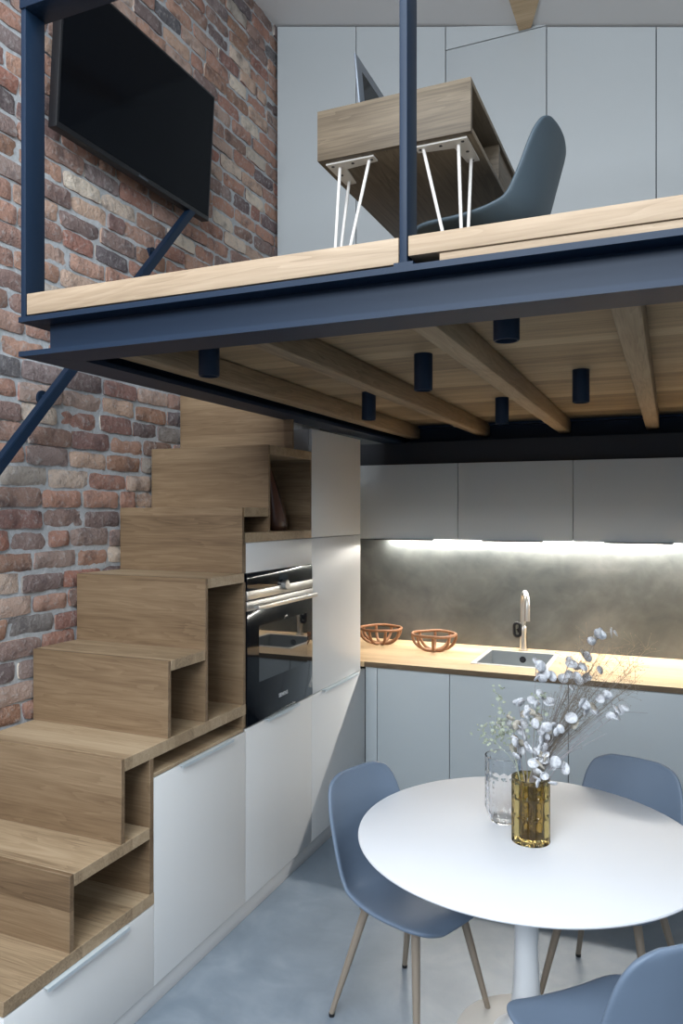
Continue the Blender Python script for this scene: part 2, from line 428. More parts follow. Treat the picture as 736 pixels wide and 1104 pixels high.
# oak edge boards
e1 = box('edge_board', M['edge_oak'], (-.026, 1.196, 1.785, 1.90, ZT+.006, ZF), bev=.002)
tag(e1, 'pale oak edge board of the mezzanine left of the middle steel post', 'board', 'oak boards along the mezzanine edge')
e2 = thing('edge_board', 'pale oak edge board of the mezzanine right of the middle steel post', 'board', (2.5, 1.84, ZT), group='oak boards along the mezzanine edge')
box('nosing', M['edge_oak'], (1.2215, XR, 1.783, 1.90, ZT+.022, ZF), e2, bev=.002)
box('lower_strip', M['edge_oak'], (1.30, XR, 1.788, 1.89, ZT+.001, ZT+.0205), e2, bev=.001)
# railing
rl = thing('balustrade', 'navy steel balustrade of flat posts and top rail on the mezzanine edge', 'railing', (0, 1.8, ZT))
box('post', M['steel'], (-.047, -.028, 1.782, 1.862, ZT, 3.55), rl)
box('post', M['steel'], (1.199, 1.219, 1.782, 1.862, ZT, 3.55), rl)
box('top_rail', M['steel'], (-.047, XR, 1.776, 1.868, 3.468, 3.56), rl)
MB().box(1.185, 1.235, 1.78, 1.866, ZT, ZT+.008).obj('base_plate', M['steel'], rl)
# spotlights
SL = [(.345, 2.24, 'black cylinder spotlight nearest the brick wall, close behind the front beam'),
      (1.40, 2.10, 'black cylinder spotlight half hidden by the front beam, at centre right'),
      (.935, 2.83, 'fully visible black spotlight between two joists, above the middle of the table side'),
      (.40, 3.62, 'small far black spotlight in front of the leftmost joist'),
      (.985, 4.08, 'far black spotlight beside the end of the middle joist'),
      (1.46, 3.41, 'black spotlight between the middle joist and the right joist')]
SL[2] = (.935, 2.83, 'large black spotlight hanging in front of the second long joist')
for x, y, lb in SL:
    s = thing('spotlight', lb, 'lamp', (x, y, ZD), group='black spotlights under the mezzanine')
    MB().lathe([(0, -.001), (.036, -.001), (.036, -.138), (.0335, -.142), (.030, -.142), (.028, -.125), (0, -.125)], 32).obj('lamp_body', M['steel_dark'] if 0 else M['steel'], s, True, True)
    MB().lathe([(0, -.122), (.0275, -.1215), (.0275, -.1235), (0, -.1238)], 24).obj('reflector', M['steel_dark'], s, True, True)
# dark panel added as the shade in the gap above wall cupboards
struct(box('shade_panel_1', M['steel_dark'], (-.69, XR, 5.06, 5.10, 2.232, ZB-.002), bev=0, smooth=False))

# ------------------------------------------------------------------ storage stair
st = thing('storage_staircase', 'oak storage staircase with open niches climbing beside the brick wall', 'staircase', (-.35, 2.0, 0))
XL = BX + .012
TR = [(1.67, 2.388, .400, .445), (1.9632, 2.362, .657, .700), (2.2192, 3.073, .958, 1.006), (2.4972, 2.738, 1.270, 1.312),
      (2.7592, 3.058, 1.573, 1.616), (3.0602, 3.289, 1.878, 1.922), (3.3102, 3.779, 2.187, 2.232)]
def b_(name, m, x0, x1, y0, y1, z0, z1):
    return MB().box(x0, x1, y0, y1, z0, z1, bev=.0012, seg=1).obj(name, M[m], st, True)
for y0, y1, z0, z1 in TR: b_('tread', 'oak_lit', XL, 0, y0, y1, z0, z1)
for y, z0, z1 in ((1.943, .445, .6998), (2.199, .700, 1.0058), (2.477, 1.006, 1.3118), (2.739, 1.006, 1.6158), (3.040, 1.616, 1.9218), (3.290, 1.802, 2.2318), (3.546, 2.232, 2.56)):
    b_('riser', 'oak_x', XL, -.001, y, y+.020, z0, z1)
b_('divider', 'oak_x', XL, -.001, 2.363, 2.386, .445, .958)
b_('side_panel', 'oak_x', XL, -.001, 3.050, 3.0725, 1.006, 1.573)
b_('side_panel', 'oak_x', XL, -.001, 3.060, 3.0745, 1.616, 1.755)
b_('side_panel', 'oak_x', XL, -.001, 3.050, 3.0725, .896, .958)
b_('shelf_board', 'oak_lit', XL, -.001, 3.0745, 3.779, 1.757, 1.802)
b_('shelf_board', 'oak_lit', XL, -.001, 2.388, 3.050, .884, .898)
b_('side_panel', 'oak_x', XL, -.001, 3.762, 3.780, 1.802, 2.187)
for y0, y1, z0, z1 in ((1.963, 2.363, .445, .657), (2.219, 2.363, .7, .958), (2.497, 2.739, 1.006, 1.27), (2.759, 3.05, 1.006, 1.573), (3.0745, 3.29, 1.802, 1.878), (3.31, 3.762, 1.802, 2.187), (2.388, 3.05, .898, .958)):
    b_('back_panel', 'oak_z', XL+.20, XL+.212, y0, y1, z0, z1)
b_('side_panel', 'oak_x', XL, -.3, 3.0745, 3.0855, 1.802, 1.878)

# floor cabinets along the left run
def cabinet(label, y0, y1, z1, hy0, hy1, name='floor_cabinet', door='door'):
    c = thing(name, label, 'cabinet', (-.35, (y0+y1)/2, 0), group='white cabinets under the stair')
    MB().box(-.69, -.022, y0+.001, y1-.001, .082, z1-.004).obj('body', M['white2'], c)
    d = box(door, M['white'], (-.020, 0, y0+.0015, y1-.0015, .084, z1-.001), c, bev=.0015)
    h = MB().box(-.019, .018, hy0, hy1, z1-.001, z1+.0015)
    h.box(.016, .018, hy0, hy1, z1-.011, z1-.001)
    h.obj('handle', M['handle'], d)
    return c
cabinet('low white drawer under the lowest stair slab', 1.67, 2.387, .397, 1.83, 2.225, 'drawer_cabinet', 'drawer_front')
cabinet('white floor cabinet right under the long slotted oak shelf', 2.387, 3.073, .881, 2.55, 2.94)
cabinet('white floor cabinet directly beneath the oven', 3.073, 3.781, .889, 3.26, 3.60)
cabinet('white floor cabinet beneath the tall cupboard, in the corner by the worktop', 3.781, 4.578, .889, 3.92, 4.42)
struct(box('baseboard_left', M['white2'], (-.60, -.012, 1.60, 4.578, 0, .080), bev=.001))
# oven housing + oven
oh = thing('oven_housing', 'white oven housing with plain fascia above the oven', 'cabinet', (-.35, 3.43, .89))
MB().box(-.69, -.60, 3.0755, 3.780, .893, 1.755).obj('body', M['white2'], oh)
box('fascia', M['white'], (-.6, 0, 3.0765, 3.7795, 1.614, 1.755), oh)
ov = thing('oven', 'black glass built-in oven with steel bar handle and round knob', 'oven', (-.3, 3.43, .893))
Y0, Y1 = 3.077, 3.7795
MB().box(-.59, -.008, Y0, Y1, .894, 1.611).obj('body', M['blackplastic'], ov)
box('control_panel', M['black_glass'], (-.008, .004, Y0, Y1, 1.530, 1.611), ov)
box('trim_strip', M['inox'], (-.008, .006, Y0, Y1, 1.487, 1.529), ov)
dr = box('oven_door', M['black_glass'], (-.007, .005, Y0, Y1, .897, 1.434), ov)
box('door_band', M['inox'], (-.007, .006, Y0, Y1, 1.435, 1.480), ov)
MB().box(.0045, .0058, Y0+.11, Y1-.07, 1.085, 1.355).obj('window_pane', M['oven_window'], dr)
h = MB().box(.040, .052, Y0+.03, Y1-.03, 1.440, 1.462, bev=.003)
for yy in (Y0+.06, Y1-.08): h.box(.006, .042, yy, yy+.02, 1.443, 1.459)
h.obj('handle', M['inox'], ov, True)
k = MB(); k.lathe([(0, 0), (.026, 0), (.026, .020), (.022, .024), (0, .024)], 32)
bmesh.ops.rotate(k.bm, verts=k.bm.verts, matrix=Matrix.Rotation(PI/2, 3, 'Y')); bmesh.ops.translate(k.bm, verts=k.bm.verts, vec=(.0045, 3.44, 1.531))
k.obj('knob', M['inox'], ov, True)
MB().box(.0042, .0048, 3.395, 3.49, 1.555, 1.590).obj('display', mat('oven_display', (34, 48, 60), .1), ov)
me = text_mesh('SIEMENS', .026); me.materials.append(M['logo'])
lo = bpy.data.objects.new('lettering', me); C.objects.link(lo); lo.parent = dr
lo.matrix_local = Matrix.Translation(Vector((.0062, 3.435, .975)) - Vector(ov.location)) @ Matrix(((0,0,1,0),(1,0,0,0),(0,1,0,0),(0,0,0,1)))
# tall cupboard
tc = thing('tall_cupboard', 'tall white cupboard between the oven and the worktop corner', 'cupboard', (-.35, 4.15, .89))
MB().box(-.69, -.022, 3.783, 4.495, .893, 2.358).obj('body', M['white2'], tc)
box('door', M['white'], (-.020, 0, 3.7825, 4.4955, .8935, 1.755), tc)
box('door', M['white'], (-.020, 0, 3.7825, 4.4955, 1.759, 2.36), tc)
# dark object in the top niche
t = MB()
rings = []
for i in range(15):
    a = i/14; zz = 1.803 + a*.335
    r = .085*(1-a)**.75*(.55+.45*math.sin(min(1, a*3+.35)*PI/2)) + .006
    cx, cy = -.10, 3.56 - a*.085
    rings.append([t.bm.verts.new((cx + r*.6*math.cos(2*PI*k/20), cy + r*(1+.25*math.cos(2*PI*k/20-.8))*math.sin(2*PI*k/20), zz)) for k in range(20)])
for A, B_ in zip(rings, rings[1:]):
    for k in range(20): t.bm.faces.new((A[k], A[(k+1)%20], B_[(k+1)%20], B_[k]))
t.bm.faces.new(rings[0][::-1]); t.bm.faces.new(rings[-1])
tag(t.obj('vase', M['leather'], smooth='all'), 'dark brown glossy teardrop vase inside the topmost stair niche', 'vase')
# stair handrail on the brick
hr = thing('handrail', 'navy steel stair handrail slanting up the brick wall', 'handrail', (-.62, 2.2, 2.0))
pa, pb = Vector((-.62, 1.2, .932)), Vector((-.62, 3.56, 3.60))
d = (pb-pa).normalized(); nrm = Vector((0, -d.z, d.y)); sx = Vector((1, 0, 0))
t = MB(); vs = []
for p in (pa, pb):
    vs.append([t.bm.verts.new(p + sx*a*.02 + nrm*b*.021) for a, b in ((-1,-1),(1,-1),(1,1),(-1,1))])
fs = [t.bm.faces.new(vs[0]), t.bm.faces.new(vs[1])] + [t.bm.faces.new((vs[0][i], vs[0][(i+1)%4], vs[1][(i+1)%4], vs[1][i])) for i in range(4)]
bmesh.ops.recalc_face_normals(t.bm, faces=fs); bmesh.ops.bevel(t.bm, geom=list(t.bm.edges), offset=.003, segments=2, affect='EDGES')
t.obj('rail', M['steel'], hr, True)
for y in (1.5, 2.53, 3.30):
    z = pa.z + (y-pa.y)*d.z/d.y
    t = MB(); t.tube([(BX-.02, y, z-.035), (-.64, y, z-.035), (-.622, y, z-.012)], .010, 10)
    t.tube([(BX-.01, y, z-.035), (BX+.016, y, z-.035)], .03, 20)
    t.obj('bracket', M['steel'], hr, True)

# ------------------------------------------------------------------ television
tv = thing('television', 'large flat black television mounted on the brick wall', 'television', (-.6, 3.09, 3.9))
tm = Matrix.Translation((-.60, 2.505, 3.555)) @ Matrix.Rotation(math.radians(3.5), 4, 'Y')
W_, H_ = 1.17, .70
def tvpart(mb, name, m, sm=True):
    bmesh.ops.transform(mb.bm, verts=mb.bm.verts, matrix=tm); return mb.obj(name, m, tv, sm)
tvpart(MB().box(-.048, 0, 0, W_, 0, H_, bev=.003), 'casing', M['blackplastic'])
tvpart(MB().box(0, .0012, .012, W_-.012, .024, H_-.012), 'screen', M['screen'])
tvpart(MB().box(0, .002, W_/2-.035, W_/2+.035, .005, .015), 'badge', mat('badge', (60, 66, 74), .4))
MB().box(-.702, -.64, 2.92, 3.26, 3.75, 4.05).obj('wall_bracket', M['blackplastic'], tv)

# ------------------------------------------------------------------ wardrobes on the mezzanine
def slope_panel(x0, x1, z0, y0, y1, drop=.006):
    return MB().prism([(x0, z0), (x1, z0), (x1, zc(x1)-drop), (x0, zc(x0)-drop)], 'y', y0, y1)
XS = [BX+.016, -.105, .506, 1.130, 1.738, 2.35, 2.96, 3.57]
WL = ['tall pale grey wardrobe beside the brick wall, left of the laptop', 'pale grey wardrobe door behind the laptop and the middle steel post', 'pale grey wardrobe with a slim triangular filler above its door',
      'pale grey wardrobe directly behind the desk chair', 'pale grey wardrobe right of the one behind the desk chair, cut by the photo edge', 'pale grey wardrobe sixth from the brick wall', 'pale grey wardrobe seventh from the brick wall']
for i in range(7):
    x0, x1 = XS[i], XS[i+1]
    w = thing('wardrobe', WL[i], 'wardrobe', ((x0+x1)/2, YW+.3, ZF), group='wardrobes on the mezzanine')
    slope_panel(x0, x1, ZF, YW+.024, YB-.005, .008).obj('body', M['gap'], w)
    if i == 2:
        zt = 4.818
        box('door', M['wardrobe'], (x0+.003, x1-.003, YW, YW+.022, ZF+.004, zt), w, bev=.001)
        MB().prism([(x0+.003, zt+.006), (x1-.003, zt+.006), (x1-.003, max(zc(x1)-.012, zt+.008)), (x0+.003, zc(x0)-.012)], 'y', YW, YW+.022).obj('filler_panel', M['wardrobe'], w)
    else:
        slope_panel(x0+.003, x1-.003, ZF+.004, YW, YW+.022, .012).obj('door', M['wardrobe'], w)

# ------------------------------------------------------------------ desk, laptop, desk chair
DX0, DX1, DY0, DY1, DZ0, DZ1 = .604, 1.186, 2.57, 3.72, 3.208, 3.394
dk = thing('desk', 'greyish oak box desk on white hairpin legs', 'desk', ((DX0+DX1)/2, 3.1, ZF))
th = .020
box('bottom_board', M['desk_y'], (DX0, DX1, DY0+th, DY1, DZ0, DZ0+th), dk, bev=.001)
box('desk_top', M['desk_y'], (DX0, DX1, DY0+th, DY1, DZ1-th, DZ1), dk, bev=.001)
box('end_panel', M['desk'], (DX0, DX1, DY0, DY0+th, DZ0, DZ1), dk, bev=.001)
box('end_panel', M['desk'], (DX0, DX1, DY1-th, DY1-.0005, DZ0+th, DZ1-th), dk, bev=.001)
box('back_panel', M['desk_y'], (DX0, DX0+.014, DY0+th, DY1-th, DZ0+th, DZ1-th), dk, bev=.001)
box('divider', M['desk'], (DX0+.014, DX1-.004, 3.05, 3.068, DZ0+th, DZ1-th), dk, bev=.001)
box('drawer', M['desk_y'], (DX0+.10, DX1-.012, 3.07, DY1-th-.002, DZ0+th+.002, DZ1-th-.002), dk, bev=.001)
for sx_, x in ((1, DX0+.022), (-1, DX1-.022)):
    for sy_, y in ((1, DY0+.03), (-1, DY1-.03)):
        leg = MB()
        leg.prism([(x, y), (x+sx_*.19, y), (x+sx_*.19, y+sy_*.045), (x+sx_*.06, y+sy_*.06), (x+sx_*.045, y+sy_*.19), (x, y+sy_*.19)], 'z', DZ0-.006, DZ0-.0003)
        ft = (x+sx_*.012, y+sy_*.012, ZF+.001)
        for q in ((x+sx_*.165, y+sy_*.025), (x+sx_*.04, y+sy_*.04), (x+sx_*.025, y+sy_*.165)):
            leg.tube([(q[0], q[1], DZ0-.004), (ft[0]+(q[0]-ft[0])*.06, ft[1]+(q[1]-ft[1])*.06, ZF+.012)], .0062, 10)
        leg.tube([(ft[0], ft[1], ZF), (ft[0], ft[1], ZF+.02)], .014, 12)
        lg = leg.obj('hairpin_leg', M['hairpin'], dk, True)
        for q in ((.02, .02), (.10, .022), (.175, .022), (.022, .10), (.022, .175)):
            MB().lathe([(0, -.009), (.006, -.008), (.006, -.006)], 10, (x+sx_*q[0], y+sy_*q[1], DZ0)).obj('screw', M['screw'], lg)
lp = thing('laptop', 'open grey laptop standing on the desk', 'laptop', (.80, 2.85, DZ1))
lm = Matrix.Translation((.735, 2.68, DZ1+.012)) @ Matrix.Rotation(math.radians(1), 4, 'Z')
t = MB().box(0, .235, 0, .34, -.0115, 0, bev=.003); bmesh.ops.transform(t.bm, verts=t.bm.verts, matrix=lm); t.obj('keyboard_base', M['laptop'], lp, True)
lt = lm @ Matrix.Rotation(math.radians(-5), 4, 'Y')
t = MB().box(-.009, 0, 0, .34, .001, .245, bev=.002); bmesh.ops.transform(t.bm, verts=t.bm.verts, matrix=lt); t.obj('lid', M['laptop'], lp, True)
t = MB().box(.0, .001, .06, .325, .012, .20); bmesh.ops.transform(t.bm, verts=t.bm.verts, matrix=lt); t.obj('display', M['screen'], lp)

# chairs
def shell_mesh(mirror=1, wide=1.0, tall=1.0, prof=None, curl=1.0):
    prof = prof or [(.232,.424),(.205,.446),(.12,.447),(.0,.436),(-.10,.430),(-.175,.446),(-.222,.50),(-.246,.59),(-.266,.70),(-.288,.815),(-.299,.873)]
    P = catmull([(x, 0, z) for x, z in prof], 200)
    cum = [0]
    for a, b in zip(P, P[1:]): cum.append(cum[-1]+(b-a).length)
    L = cum[-1]
    ns, nt = 30, 18
    ss = []
    for i in range(ns+1):
        a = i/ns; ss.append(.5-.5*math.cos(PI*a)*(1-.0) if 0 else (a*.72 + (.5-.5*math.cos(PI*a))*.28))
    import bisect
    t = MB(); G = []
    for s in ss:
        q = s*L; k = min(max(bisect.bisect_left(cum, q), 1), len(P)-1)
        u = (q-cum[k-1])/max(1e-9, cum[k]-cum[k-1])
        p = P[k-1].lerp(P[k], u)
        k0, k1 = max(0, k-3), min(len(P)-1, k+2)
        tg = (P[k1]-P[k0]).normalized(); nr = Vector((tg.z, 0, -tg.x))
        W = (.225 + .012*math.sin(min(1, s/.5)*PI)) if s < .5 else .225 - .030*((s-.5)/.5)**1.5
        e0, e1 = .13, .20
        f = 1.
        if s < e0: f = .52 + .48*(1-(1-s/e0)**2.6)**(1/2.2)
        if s > 1-e1: f = .50 + .50*(1-(1-(1-s)/e1)**2.5)**(1/2.5)
        W *= f*wide
        c = (.008 + .010*min(1, s/.6) + .052*math.exp(-((s-.50)/.20)**2) + .018*math.exp(-((s-.75)/.2)**2))*curl
        if s > .9: c *= 1-(s-.9)/.1*.5
        row = []
        for j in range(nt+1):
            v = -1 + 2*j/nt
            v = math.copysign(abs(v)**.9, v)
            off = nr*c*abs(v)**2.4*(1.0)
            row.append(t.bm.verts.new((p.x+off.x, v*W, p.z*tall+off.z)))
        G.append(row)
    for A, B2 in zip(G, G[1:]):
        for j in range(nt): t.bm.faces.new((A[j], A[j+1], B2[j+1], B2[j]))
    bmesh.ops.recalc_face_normals(t.bm, faces=t.bm.faces)
    bmesh.ops.solidify(t.bm, geom=list(t.bm.faces), thickness=.017)
    bmesh.ops.recalc_face_normals(t.bm, faces=t.bm.faces)
    return t
def chair(name, label, loc, rz, shell_m, leg_m, **kw):
    c = thing(name, label, 'chair', (0,0,0), 0)
    o = shell_mesh(**kw).obj('shell', shell_m, c, 'all', True)
    md = o.modifiers.new('sub', 'SUBSURF'); md.levels = 1; md.render_levels = 2
    for sx in (1, -1):
        for sy in (1, -1):
            top = Vector((sx*.115 + .01, sy*.13, .428*kw.get('tall', 1))); ft = Vector((sx*.205 - .005, sy*.215, .012))
            lg = MB().tube([top, top.lerp(ft, .5), ft], [.0165, .014, .010], 16).obj('leg', leg_m, c, True, True)
            MB().tube([ft.lerp(top, -.0), ft + Vector((0,0,-.012))], [.0112, .0105], 14).obj('foot', M['rubber'], lg, True, True)
    MB().box(-.13, .15, -.15, .15, .405*kw.get('tall', 1), .420*kw.get('tall', 1), bev=.004).obj('seat_frame', M['steel_dark'] if 0 else leg_m, c, True, True)
    c.location = loc; c.rotation_euler = (0, 0, rz)
    return c
ch = chair('dining_chair', 'blue grey shell chair at the left side of the round table', (.915, 2.742, 0), math.radians(-21), M['shell'], M['legtaupe'])
ch['group'] = 'blue grey shell chairs round the table'
dup(ch, (1.605, 3.13, 0), math.radians(-105), 'blue grey shell chair behind the table, in front of the kitchen doors', ch['group'])
dup(ch, (1.668, 2.215, 0), math.radians(134), 'blue grey shell chair in the near corner, cut off by the frame', ch['group'])
dc = chair('desk_chair', 'dark slate shell chair at the desk on the mezzanine', (1.14, 2.99, ZF), math.radians(175), M['deskshell'], M['steel_dark'], wide=1.06, tall=.878)

# ------------------------------------------------------------------ round table
TX, TY = 1.338, 2.777
tb = thing('round_table', 'round white pedestal dining table with an amber vase on it', 'table', (TX, TY, 0))
MB().lathe([(0, .740), (.598, .740), (.6045, .737), (.606, .732), (.603, .727), (.55, .718), (.10, .715), (0, .715)], 128).obj('table_top', M['table'], tb, True, True)
MB().lathe([(0, .7148), (.09, .7148), (.06, .69), (.045, .62), (.042, .5), (.042, .3), (.048, .18), (.062, .08), (.09, .036), (.12, .024), (0, .024)], 48).obj('pedestal', M['pedestal'], tb, True, True)
MB().lathe([(0, .0239), (.15, .0235), (.245, .010), (.252, .005), (.25, 0), (0, 0)], 96).obj('table_base', M['beige'], tb, True, True)

# ------------------------------------------------------------------ vases and dried flowers
VX, VY = 1.360, 2.735
def fluted(r0, h, flutes, amp, rim, tiers, wall=.005, base=.02, taper=None, n=96):
    t = MB(); rows = []
    zs = []
    m = 40
    for i in range(m+1): zs.append(h*i/m)
    def ringv(z, inner):
        out = []
        for k in range(n):
            a = 2*PI*k/n
            r = r0*(taper(z/h) if taper else 1)
            fl = abs(math.sin(a*flutes/2))
            seam = min(abs(z/h - q) for q in tiers)
            am = amp*min(1, seam/.035)
            if z > h*rim: am *= .25
            rr = r - am*(1-fl)
            if inner: rr = r*1.0 - wall - amp*.6
            out.append(t.bm.verts.new((rr*math.cos(a), rr*math.sin(a), z)))
        return out
    O = [ringv(z, False) for z in zs]
    I = [ringv(z, True) for z in zs if z > base]
    def strip(A, B2):
        for k in range(n): t.bm.faces.new((A[k], A[(k+1)%n], B2[(k+1)%n], B2[k]))
    for A, B2 in zip(O, O[1:]): strip(A, B2)
    for A, B2 in zip(I, I[1:]): strip(B2, A)
    strip(O[-1], I[-1])
    t.bm.faces.new(O[0][::-1]); t.bm.faces.new(I[0])
    bmesh.ops.recalc_face_normals(t.bm, faces=t.bm.faces)
    return t
av = fluted(.067, .222, 12, .009, .97, (0.0, .42, .72, 1.0)).obj('amber_vase', M['amber'], None, True)
av.location = (VX, VY, .7405)
tag(av, 'fluted amber glass vase holding the dried flowers', 'vase')
cv = fluted(.068, .245, 14, .004, .95, (.12, .33, .54, .75), wall=.003, base=.012, taper=lambda s: .66 + .34*min(1, s/.22)**.8 if s < .22 else 1.0).obj('clear_vase', M['clear'], None, True)
cv.location = (1.237, 2.865, .7405)
tag(cv, 'clear patterned glass vase standing behind the amber one', 'vase')

FR = Vector((.921, .389, 0)); FD = Vector((-.389, .921, 0))  # two axes of the bunch
VB = Vector((VX, VY, .7405))
def bp(a, h, d=0.):            # a sideways, h above the table, d depth
    return VB + FR*a + FD*d + Vector((0, 0, h))
def disc(t, c, r, nrm, roll=0.):
    nrm = nrm.normalized(); u = nrm.orthogonal().normalized(); v = nrm.cross(u)
    n = 12; ring = []
    for k in range(n):
        a = 2*PI*k/n
        rr = r*(1+.08*math.cos(2*a+roll)); bend = .07*r*math.cos(2*a)
        ring.append(c + u*rr*math.cos(a)*.88 + v*rr*math.sin(a) + nrm*bend)
    th = nrm*.0006
    top = [t.bm.verts.new(p+th) for p in ring]; bot = [t.bm.verts.new(p-th) for p in ring]
    ct, cb = t.bm.verts.new(c+th+nrm*.03*r), t.bm.verts.new(c-th+nrm*.03*r)
    for k in range(n):
        q = (k+1) % n
        t.bm.faces.new((top[k], top[q], ct)); t.bm.faces.new((bot[q], bot[k], cb)); t.bm.faces.new((top[q], top[k], bot[k], bot[q]))
def px(u, v): return ((u-573)/311., (913-v)/311.)
# honesty (silver-dollar) stems: each stem has the pods at these places
rnd = random.Random(3)
HON = [
 ('silver honesty stem rising highest, with round pods against the grey backsplash', [(652,688),(666,687),(643,696),(634,710)], 0.04, .4),
 ('silver honesty stem with pods in front of the worktop edge', [(617,716),(630,722),(618,733),(627,738),(639,737)], .02, .3),
 ('silver honesty stem leaning left with two pale pods beside the sink', [(579,717),(584,734),(595,731),(594,760)], 0., .1),
 ('silver honesty stem leaning far right with a lone pod by the seam', [(664,773),(655,772),(652,750),(640,765),(628,760)], -.03, .35),
 ('cream and white honesty stem at the left of the bunch', [(558,761),(572,757),(568,774),(560,785),(566,797)], -.02, -.05),
 ('short honesty stem with papery pods low in the middle of the bunch', [(593,782),(588,795),(616,780),(600,785),(572,770)], -.05, .1),
 ('short honesty stem with pale pods just above the vase rim', [(576,812),(572,824),(583,836),(566,806),(574,838)], -.05, 0.),
 ('low honesty stem with one pod poking out right of the vase rim', [(608,832),(594,828),(586,815)], -.03, .2),
 ('left honesty stem with clustered pods over the clear vase', [(554,790),(556,803),(563,815),(568,790)], .03, -.1)]
for i, (lb, pods, dep, _) in enumerate(HON):
    s = thing('honesty_stem', lb, 'dried flower', tuple(VB + Vector((0,0,.03))), group='honesty stems in the amber vase')
    a, h = px(*pods[0]); tip = bp(a, h, dep)
    ang = 2*PI*i/len(HON)
    foot = VB + Vector((.03*math.cos(ang), .03*math.sin(ang), .024))
    neck = bp(max(-.045, min(.045, a*.35)), .235, max(-.03, min(.03, dep)))
    neck.z = min(neck.z, tip.z - .02) if tip.z < .98 else neck.z
    path = catmull([foot, neck, neck.lerp(tip, .55) + Vector((0,0,.012)), tip], 18)
    t = MB().tube(path, [.0019*(1-.5*k/18) for k in range(19)], 6)
    pd = []
    for (u, v) in pods:
        a2, h2 = px(u, v); c = bp(a2, h2, dep + rnd.uniform(-.025, .025))
        base = min(path[6:], key=lambda p: (p-c).length)
        if (base-c).length > .012:
            t.tube(catmull([base, base.lerp(c, .5)+Vector((0,0,.004)), c], 4), .0009, 5)
        pd.append((c, u, v))
    t.obj('stem', M['stem'], s, True)
    for (c, u, v) in pd:
        for rep in range(2 if v < 725 else 3):
            cc = c + (FR*rnd.uniform(-.022, .022) + Vector((0,0,rnd.uniform(-.018, .018)))+FD*rnd.uniform(-.015,.015))*(rep)
            q = MB(); n_ = (-FD*rnd.uniform(.4,1) + FR*rnd.uniform(-1.2, 1.2) + Vector((0,0,rnd.uniform(-.8, 1.0))))
            disc(q, cc, rnd.uniform(.014, .023), n_, rnd.uniform(0, 6))
            q.obj('seed_pod', M['pod'] if rnd.random() < .85 else M['pod_b'], s, 'all')
# airy grass panicles on the right, bare twigs, and green sprigs on the left
def rtip():
    u = rnd.uniform(606, 706); v = rnd.uniform(690, 760) + max(0, (u-660))*.25
    return u, v
for i in range(26):
    u, v = rtip(); a, h = px(u, v); dep = rnd.uniform(-.06, .09)
    tip = bp(a, h, dep); ang = rnd.uniform(0, 2*PI)
    foot = VB + Vector((.035*math.cos(ang), .035*math.sin(ang), .024)); neck = bp(rnd.uniform(.0, .045), .232, dep*.3)
    path = catmull([foot, neck, neck.lerp(tip, .5)+Vector((0,0,.02)), tip], 16)
    t = MB().tube(path, [.0013*(1-.7*k/16) for k in range(17)], 5)
    for k in range(46):
        q = path[rnd.randint(8, 16)]
        dr_ = (FR*rnd.uniform(-.7, 1.0) + FD*rnd.uniform(-.8, .8) + Vector((0,0,rnd.uniform(-.15, 1.)))).normalized()
        L = rnd.uniform(.015, .075); e = q + dr_*L
        t.tube([q, q.lerp(e, .5)+Vector((0,0,.004)), e], .00033, 3, caps=False)
        if k % 2 == 0:
            s_ = .0013
            vs = [t.bm.verts.new(e+Vector(p)*s_) for p in ((1,0,0),(-1,0,0),(0,1,0),(0,-1,0),(0,0,1.6),(0,0,-1.6))]
            for f in ((0,2,4),(2,1,4),(1,3,4),(3,0,4),(2,0,5),(1,2,5),(3,1,5),(0,3,5)): t.bm.faces.new([vs[z] for z in f])
    o = t.obj('grass_stem', M['grass'])
    tag(o, 'fine brown dried grass stem with airy seed head, right side of the bunch', 'dried grass', 'dried grass stems in the amber vase')
for i in range(26):
    u = rnd.uniform(585, 655); v = rnd.uniform(735, 800); a, h = px(u, v); dep = rnd.uniform(-.05, .05)
    tip = bp(a, h, dep); ang = rnd.uniform(0, 2*PI)
    foot = VB + Vector((.03*math.cos(ang), .03*math.sin(ang), .024)); neck = bp(rnd.uniform(.0, .045), .232, dep*.3)
    t = MB().tube(catmull([foot, neck, tip], 12), [.0018*(1-.6*k/12) for k in range(13)], 5)
    tag(t.obj('twig', M['stem']), 'bare grey twig in the middle of the dried bunch', 'twig', 'bare twigs in the amber vase')
